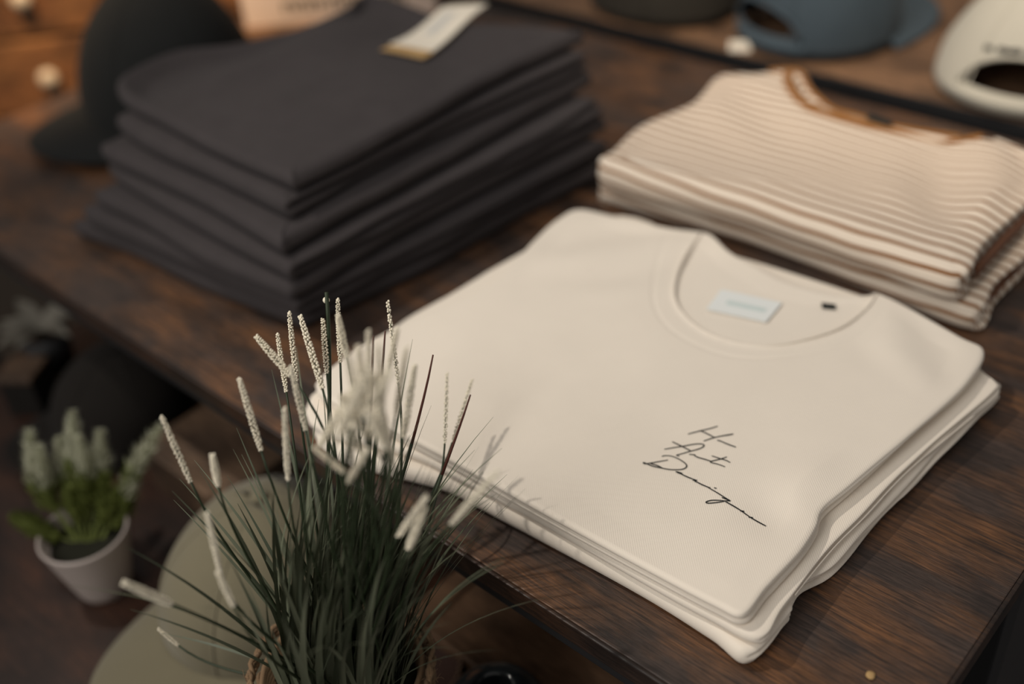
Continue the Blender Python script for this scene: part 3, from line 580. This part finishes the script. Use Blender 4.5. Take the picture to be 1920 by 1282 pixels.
# fern-like plant behind the dark stack
def leafy(root, n, r0, ln, m, name, wd=.006, seed=0, lean=.8, z0=0):
    rnd = random.Random(seed)
    for k in range(n):
        a = 2*PI*k/n+rnd.uniform(-.3, .3); le = ln*rnd.uniform(.7, 1.1); vs, fs = [], []
        for i in range(9):
            t = i/8; rr = r0+le*lean*t*(.4+.6*t); z = z0+le*(t*(1.1-.65*t*lean)); w_ = wd*math.sin(PI*(.08+.9*t))
            c = Vector((rr*math.cos(a), rr*math.sin(a), z)); s = Vector((-math.sin(a), math.cos(a), 0))
            for e, dz in ((-1, .001), (0, -.001), (1, .001)): vs.append(c+s*(e*w_)+Vector((0, 0, dz)))
            if i:
                for e in (0, 1): fs.append(((i-1)*3+e, i*3+e, i*3+e+1, (i-1)*3+e+1))
        o = link(name, mesh(name, vs, fs), m, root)
f_ = thing('potted_plant', 'dark green leafy plant behind the dark garment stack', 'plant', (-1.20, 1.36, 0), 0)
lathe('pot', [(0, 0), (.035, 0), (.045, .07), (.042, .07), (.036, .06), (0, .06)], M_black, f_, 32)
leafy(f_, 26, .004, .12, M_fern, 'leaf', .011, 3, .9, .06)
# cream sign board
s_ = thing('sign_board', 'cream board with a line of grey lettering standing behind the dark garment stack', 'sign', (-1.178, .903, 0), math.radians(42))
box('base', -.135, .135, -.02, .02, 0, .014, M_back, s_, .002)
bd = box('board', -.13, .13, -.004, .004, .0142, .22, M_sign, s_, .0015)
bm = bmesh.new(); x = -.075
for wd in (.016, .014, .016, .004, .015, .013, .016, .014, .016, .012):
    box_bm(bm, x, x+wd*.25, -.0052, -.004, .032, .047)
    if wd > .005:
        box_bm(bm, x+wd*.25, x+wd, -.0052, -.004, .043, .047); box_bm(bm, x+wd*.75, x+wd, -.0052, -.004, .032, .043)
    x += wd+.003
bm_obj('lettering', bm, M_signink, s_, False)
# orange brown drawer cabinet at the far left
c_ = thing('drawer_cabinet', 'orange brown drawer chest on an added black stand left of the walnut table', 'cabinet', (D['cabinet'][0], D['cabinet'][1], FZ), math.radians(48))
box('carcass', -.36, .36, .0, .38, .42, .98, M_cab, c_, .004)
box('shade_stand', -.35, .35, .01, .37, .0, .4195, M_black, c_, .004)  # added black block standing in for the shade below the drawers
for col in range(3):
    for row in range(3, 7):
        x0 = -.35+col*.235; z0 = .03+row*.132
        d = box('drawer', x0, x0+.225, -.016, -.0005, z0, z0+.122, M_cab, c_, .003)
        kb = lathe('knob', [(0, .024), (.012, .022), (.016, .015), (.013, .008), (.006, .004), (.006, 0)], M_knob, d, 20)
        kb.rotation_euler = (PI/2, 0, 0); kb.location = (x0+.1125, -.0155, z0+.061)
# pale leafy sprig and brown carton at the dark left edge of the low table
g_ = thing('potted_plant', 'small plant with pale grey drooping leaves at the dark left edge', 'plant', (-1.110, .356, LZ), 0)
lathe('pot', [(0, 0), (.022, 0), (.028, .05), (.026, .05), (.022, .044), (0, .044)], M_black, g_, 24)
leafy(g_, 9, .003, .055, M_greyleaf, 'leaf', .010, 5, 1.1, .044)
t_ = thing('cardboard_box', 'small dark brown carton behind the dark brown cap on the low table', 'box', (-1.062, .305, LZ), .6)
box('carton', -.02, .02, -.02, .02, 0, .045, M_brcap, t_, .002); box('lid', -.021, .021, -.021, .021, .0452, .052, M_box, t_, .002)
# ------------------------------------------------------------------ lavender pot
lp = thing('potted_lavender', 'small mauve white pot of artificial lavender on the low table', 'plant', (O['lavpot'][0]+.012, O['lavpot'][1]+.012, LZ), 0)
lathe('pot', [(0, .0), (.020, .0), (.0235, .002), (.0258, .010), (.0345, .048), (.0385, .068), (.0392, .0705), (.0385, .0722), (.0368, .0716), (.0352, .066), (.031, .054), (0, .054)], M_pot, lp, 72)
lathe('filler', [(0, .057), (.02, .0585), (.033, .0565), (.0325, .055)], M_soil, lp, 40)
def lav_spike(base, top, bend, pale, seed, rw=.0115):
    rnd = random.Random(seed); b, t = Vector(base), Vector(top); mid = (b+t)/2+Vector(bend)
    P = catmull([b, b.lerp(mid, .6), mid, t], 8)
    st = tube('flower_stem', P, .0010, M_lgreen, lp, 6)
    n = len(P)
    for nm, lo, hi, m in (('leaf_whorls', .34, .62, M_lgreen), ('flower_head', .55, 1.0, M_frond if pale else M_lgreen)):
        vs, fs = [], []; R_ = resample(P, 34, False)
        for i, p in enumerate(R_):
            f = i/33
            if f < lo or f > hi: continue
            d = (R_[min(33, i+1)]-R_[max(0, i-1)]).normalized(); a = d.orthogonal().normalized(); bb = d.cross(a)
            w_ = rw*(1.0-.55*max(0, (f-.6)/.4)**2)*(.8 if f < .5 else 1)
            for k in range(11):
                q = 2*PI*k/11+i*.7+rnd.uniform(-.2, .2); o = a*math.cos(q)+bb*math.sin(q); s = d.cross(o)*w_*.13
                tip = p+o*w_*rnd.uniform(.75, 1.2)+d*w_*.75; m_ = p+o*w_*.55+d*w_*.2
                j = len(vs); vs.extend([p, m_+s, tip, m_-s]); fs.append((j, j+1, j+2, j+3))
        if vs: link(nm, mesh(nm, vs, fs, False), m, st)
def px_dir(dx, dy, dz): return Vector((dx, dy, dz))
# image-right is about (+.742,+.666,0), image-up about (-.23,+.31,+.9) from this camera
RX = Vector((.742, .666, -.078)); UP = Vector((-.36, .49, .795))
lb = Vector((0, 0, .055))
for i, (rx, up, bx_, pale, dz) in enumerate(((-.052, .098, -.012, 1, .0), (-.040, .094, -.008, 1, .01), (-.018, .105, -.004, 1, -.01), (-.006, .100, .006, 1, .008), (.008, .092, .004, 1, -.006), (-.030, .080, -.004, 1, -.012),
                                      (.064, .106, -.004, 1, .004), (.044, .070, .004, 1, .0), (.026, .052, .0, 0, .006), (-.048, .020, -.004, 0, .004), (-.066, .024, .0, 0, 0), (.034, .036, .004, 0, -.008), (.0, .072, .0, 0, .01), (-.012, .06, 0, 0, .012), (.014, .064, .003, 0, .004))):
    b_ = lb+RX*(rx*.18)+Vector((0, 0, 0)); lav_spike(b_, lb+RX*rx+UP*up+Vector((dz, -dz, 0)), RX*bx_*1.2, pale, i)
# ------------------------------------------------------------------ tall grass plant
px_, py_, pz_ = D['pot']; gp = thing('grass_plant', 'tall artificial grass with ivory beaded heads, in a braided jute pot', 'plant', (px_, py_, LZ), 0)
G0 = Vector((px_, py_, LZ)); PR = .058; PH = pz_-LZ
lathe('pot', [(0, 0), (.038, 0), (.041, .004), (PR-.004, PH-.004), (PR-.005, PH), (PR-.008, PH-.002), (PR-.010, PH-.02), (0, PH-.02)], M_jute, gp, 64)
lathe('filler', [(0, PH-.014), (PR-.012, PH-.016), (PR-.011, PH-.02)], M_soil, gp, 40)
# braided coils
for k in range(11):
    z = .008+(PH-.008)*k/10; r = .041+(PR-.040)*k/10; vs, fs = [], []
    for s in (0, 1, 2):
        P = []
        for i in range(145):
            a = 2*PI*i/144; ph = a*26+s*2*PI/3; rr = r+.0014*math.cos(ph); P.append((rr*math.cos(a), rr*math.sin(a), z+.0028*math.sin(ph*.5+s*2)))
        tube_geo(vs, fs, P, .0018, 5, False)
    link('braid_coil', mesh('braid_coil', vs, fs), M_jute, gp)
rnd = random.Random(4); vs, fs = [], []
for k in range(420):
    a = rnd.choice((rnd.gauss(2.55+.0, .25), rnd.gauss(.12, .22), rnd.uniform(0, 2*PI))); z = PH+rnd.uniform(-.012, .004); r = PR+rnd.uniform(-.004, .004)
    p = Vector((r*math.cos(a), r*math.sin(a), z)); d = Vector((math.cos(a)*rnd.uniform(-.4, 1.2)+rnd.gauss(0, .5), math.sin(a)*rnd.uniform(-.4, 1.2)+rnd.gauss(0, .5), rnd.uniform(-.3, 1.1)))
    P = [p]; l = rnd.uniform(.003, .008)*(2.3 if rnd.random() < .05 else 1)
    for i in range(4): d = (d+Vector((rnd.gauss(0, .5), rnd.gauss(0, .5), rnd.gauss(0, .5)))).normalized(); P.append(P[-1]+d*l/3)
    tube_geo(vs, fs, P, .00022, 3)
tag(link('frayed_fibres', mesh('frayed_fibres', vs, fs), M_jute, gp), kind='stuff')
# beaded heads: four meshes shared by all the heads
ico = bmesh.new(); bmesh.ops.create_icosphere(ico, subdivisions=2, radius=1); IV = [v.co.copy() for v in ico.verts]; IF = [tuple(v.index for v in f.verts) for f in ico.faces]; ico.free()
def head_mesh(dens, rad, seed):
    rnd = random.Random(seed); vs, fs = [], []; n = int(118*dens)     # unit length 1 along +Z = .04 m
    L_ = .040
    for i in range(n):
        t = (i+.5)/n; a = i*2.399+rnd.uniform(-.25, .25); env = rad*(.55+.45*math.sin(PI*min(1, .12+t*.86)))*(1 if t > .1 else .8)
        c = Vector((env*math.cos(a), env*math.sin(a), t*L_+rnd.uniform(-.0004, .0004))); r = rnd.uniform(.00060, .00080)
        b = len(vs); vs.extend(v*r+c for v in IV); fs.extend(tuple(b+k for k in f) for f in IF)
    nb = len(fs); tube_geo(vs, fs, [(0, 0, 0), (0, 0, L_*.5), (0, 0, L_*.99)], .00035, 6)
    me = mesh('beaded_head', vs, fs); me.materials.append(M_bead); me.materials.append(M_stem)
    me.polygons.foreach_set('material_index', [0]*nb+[1]*(len(fs)-nb)); return me
HM = [head_mesh(1.0, .00125, 1), head_mesh(1.25, .0017, 2), head_mesh(.62, .0010, 3), head_mesh(.9, .0014, 4)]
def stem_curve(end, enddir, rnd):
    """from the pot up to a point, leaving the pot nearly upright"""
    e = Vector(end)-G0
    b = Vector((e.x*.16+rnd.gauss(0, .010), e.y*.16+rnd.gauss(0, .010), PH-.018))
    h = (e-b).length
    P = []
    c1 = b+Vector(((e.x-b.x)*.28, (e.y-b.y)*.28, (e.z-b.z)*.38)); c2 = e-Vector(enddir)*h*.30
    for i in range(15):
        t = i/14; P.append(b*(1-t)**3+c1*3*t*(1-t)**2+c2*3*t*t*(1-t)+e*t**3)
    return P
rnd = random.Random(11)
wide = {1: 1, 18: 1, 19: 1, 2: 3, 0: 0, 3: 0, 4: 2, 34: 2, 32: 2, 33: 2}
for i, (tp, bt) in enumerate(D['spikes']):
    a, b = Vector(tp), Vector(bt); d = (a-b); l = d.length; d.normalize()
    P = stem_curve(b, d, rnd)
    st = tube('flower_stem', P, [.0011-.0004*k/14 for k in range(15)], M_stem, gp, 6)
    h = link('beaded_head', HM[wide.get(i, (0, 3, 1)[i % 3])], None, st)
    h.location = b-G0; h.rotation_mode = 'QUATERNION'; h.rotation_quaternion = d.to_track_quat('Z', 'Y'); h.scale = (.95+.1*rnd.random(),)*2+(l/.040,)
for i, (tp,) in enumerate(D['stalks'][:5]):
    e = Vector(tp); d = (e-G0-Vector((0, 0, PH))); d.normalize()
    P = stem_curve(e, (d*.8+Vector((0, 0, .3))).normalized(), rnd)
    if i == 0:
        st = tube('bare_stem', P, .0013, M_stem, gp, 8); bd_ = link('bead', mesh('bead', [v*.0022 for v in IV], IF), M_bead, st); bd_.location = P[-1]-Vector((0, 0, .006))+Vector((-.0012, -.0006, 0))
    else:
        st = tube('bare_stem', P[:11], .0011, M_stem, gp, 6); tube('dry_tip', P[10:], [.0010, .0009, .0008, .0007, .0005], M_brstem, st, 6)
# blades: folded strips, 14 meshes shared by every blade; local +Z up, bending along +X
BM_ = []
for k in range(14):
    rnd2 = random.Random(k); vs, fs = [], []; bend = rnd2.uniform(.10, .55); pw = rnd2.uniform(1.5, 2.6); wd = rnd2.uniform(.0014, .0024)
    for i in range(13):
        t = i/12; x = bend*t**pw*.55; z = t*(1-.16*bend*t); w_ = wd*(1-t**2.2)*(.75+.25*math.sin(PI*t))+.00012
        tw = rnd2.uniform(-.01, .01)+k*.1*t
        for e, dz in ((-1, 0), (0, -.35), (1, 0)):
            # widths are given for a unit-long blade of .17 m
            vs.append((x+dz*w_/.17*math.cos(tw)*.5+e*w_/.17*math.sin(tw), e*w_/.17*math.cos(tw), z))
        if i:
            for e in (0, 1): fs.append(((i-1)*3+e, i*3+e, i*3+e+1, (i-1)*3+e+1))
    me = mesh('grass_blade', vs, fs); me.materials.append(M_blade); BM_.append(me)
rnd = random.Random(23)
def place_blade(base, az, lean, ln, wsc=1):
    o = bpy.data.objects.new('grass_blade', rnd.choice(BM_)); C.collection.objects.link(o); o.parent = gp
    o.location = base; o.rotation_mode = 'QUATERNION'
    q = Matrix.Rotation(az, 4, 'Z') @ Matrix.Rotation(lean, 4, 'Y') ; tw = 0
    o.rotation_quaternion = q.to_quaternion(); o.scale = (ln, ln*wsc, ln)
for k in range(265):
    a = rnd.uniform(0, 2*PI); r = .040*math.sqrt(rnd.random()); base = Vector((r*math.cos(a), r*math.sin(a), PH-.018))
    az = a+rnd.gauss(0, .5); lean = abs(rnd.gauss(.07, .10))*(.3+r/.042*.9); ln = rnd.uniform(.13, .205)
    vx = math.cos(az)*math.tan(lean)+.742*.17; vy = math.sin(az)*math.tan(lean)+.666*.17; az = math.atan2(vy, vx)+rnd.gauss(0, .3); lean = max(0, math.atan(math.hypot(vx, vy))-.07)
    place_blade(base, az, lean, ln, rnd.uniform(.8, 1.25))
# measured blades that fan out past the clump
for i, e in enumerate(D['tips']):
    e = Vector(e)-G0; b = Vector((e.x*.22, e.y*.22, PH-.018)); v = e-b; az = math.atan2(v.y, v.x); lean = math.atan2(math.hypot(v.x, v.y), v.z)
    place_blade(b, az, max(0, lean-.10), v.length*1.0, .8)
# the two long arching stems to the left with a blade tip in front of the lavender pot
# ------------------------------------------------------------------ black vase and dark leather bowl at the bottom edge
bv = thing('black_vase', 'glossy black round vase beside the grass pot at the bottom edge', 'vase', (O['ball'][0], O['ball'][1], LZ), 0)
lathe('vase_body', [(0, 0), (.022, 0), (.033, .010), (.0405, .028), (.042, .044), (.039, .060), (.030, .073), (.018, .0800), (.0145, .0805), (.0135, .078), (.0125, .06), (0, .05)], M_gloss, bv, 72)
wb = thing('leather_dish', 'flat dark brown dish with a stitched rim, partly hidden behind the grass pot', 'dish', (O['basket'][0]-.006, O['basket'][1]+.004, LZ), 0)
lathe('dish_body', [(0, 0), (.026, 0), (.031, .003), (.0345, .013), (.0338, .0145), (.0325, .013), (.028, .005), (0, .003)], M_wicker, wb, 56)
vs, fs = [], []
for i in range(40):
    a = 2*PI*i/40; tube_geo(vs, fs, [(.0300*math.cos(a), .0300*math.sin(a), .0098), (.0335*math.cos(a), .0335*math.sin(a), .0148), (.0350*math.cos(a), .0350*math.sin(a), .0125)], .0006, 4)
tag(link('stitches', mesh('stitches', vs, fs), M_jute, wb), 'tan rim stitches')
# crumb on the table corner
cr_ = bmesh.new(); bmesh.ops.create_icosphere(cr_, subdivisions=2, radius=.0028)
for v in cr_.verts: v.co *= 1+.35*nz(v.co.x*400, v.co.y*400, v.co.z*400); v.co.z *= .4
o = bm_obj('paper_scrap', cr_, M_kraft); o.location = (D['speck'][0], D['speck'][1], .0012); tag(o, 'tiny tan paper scrap near the front right corner of the walnut table', 'scrap')
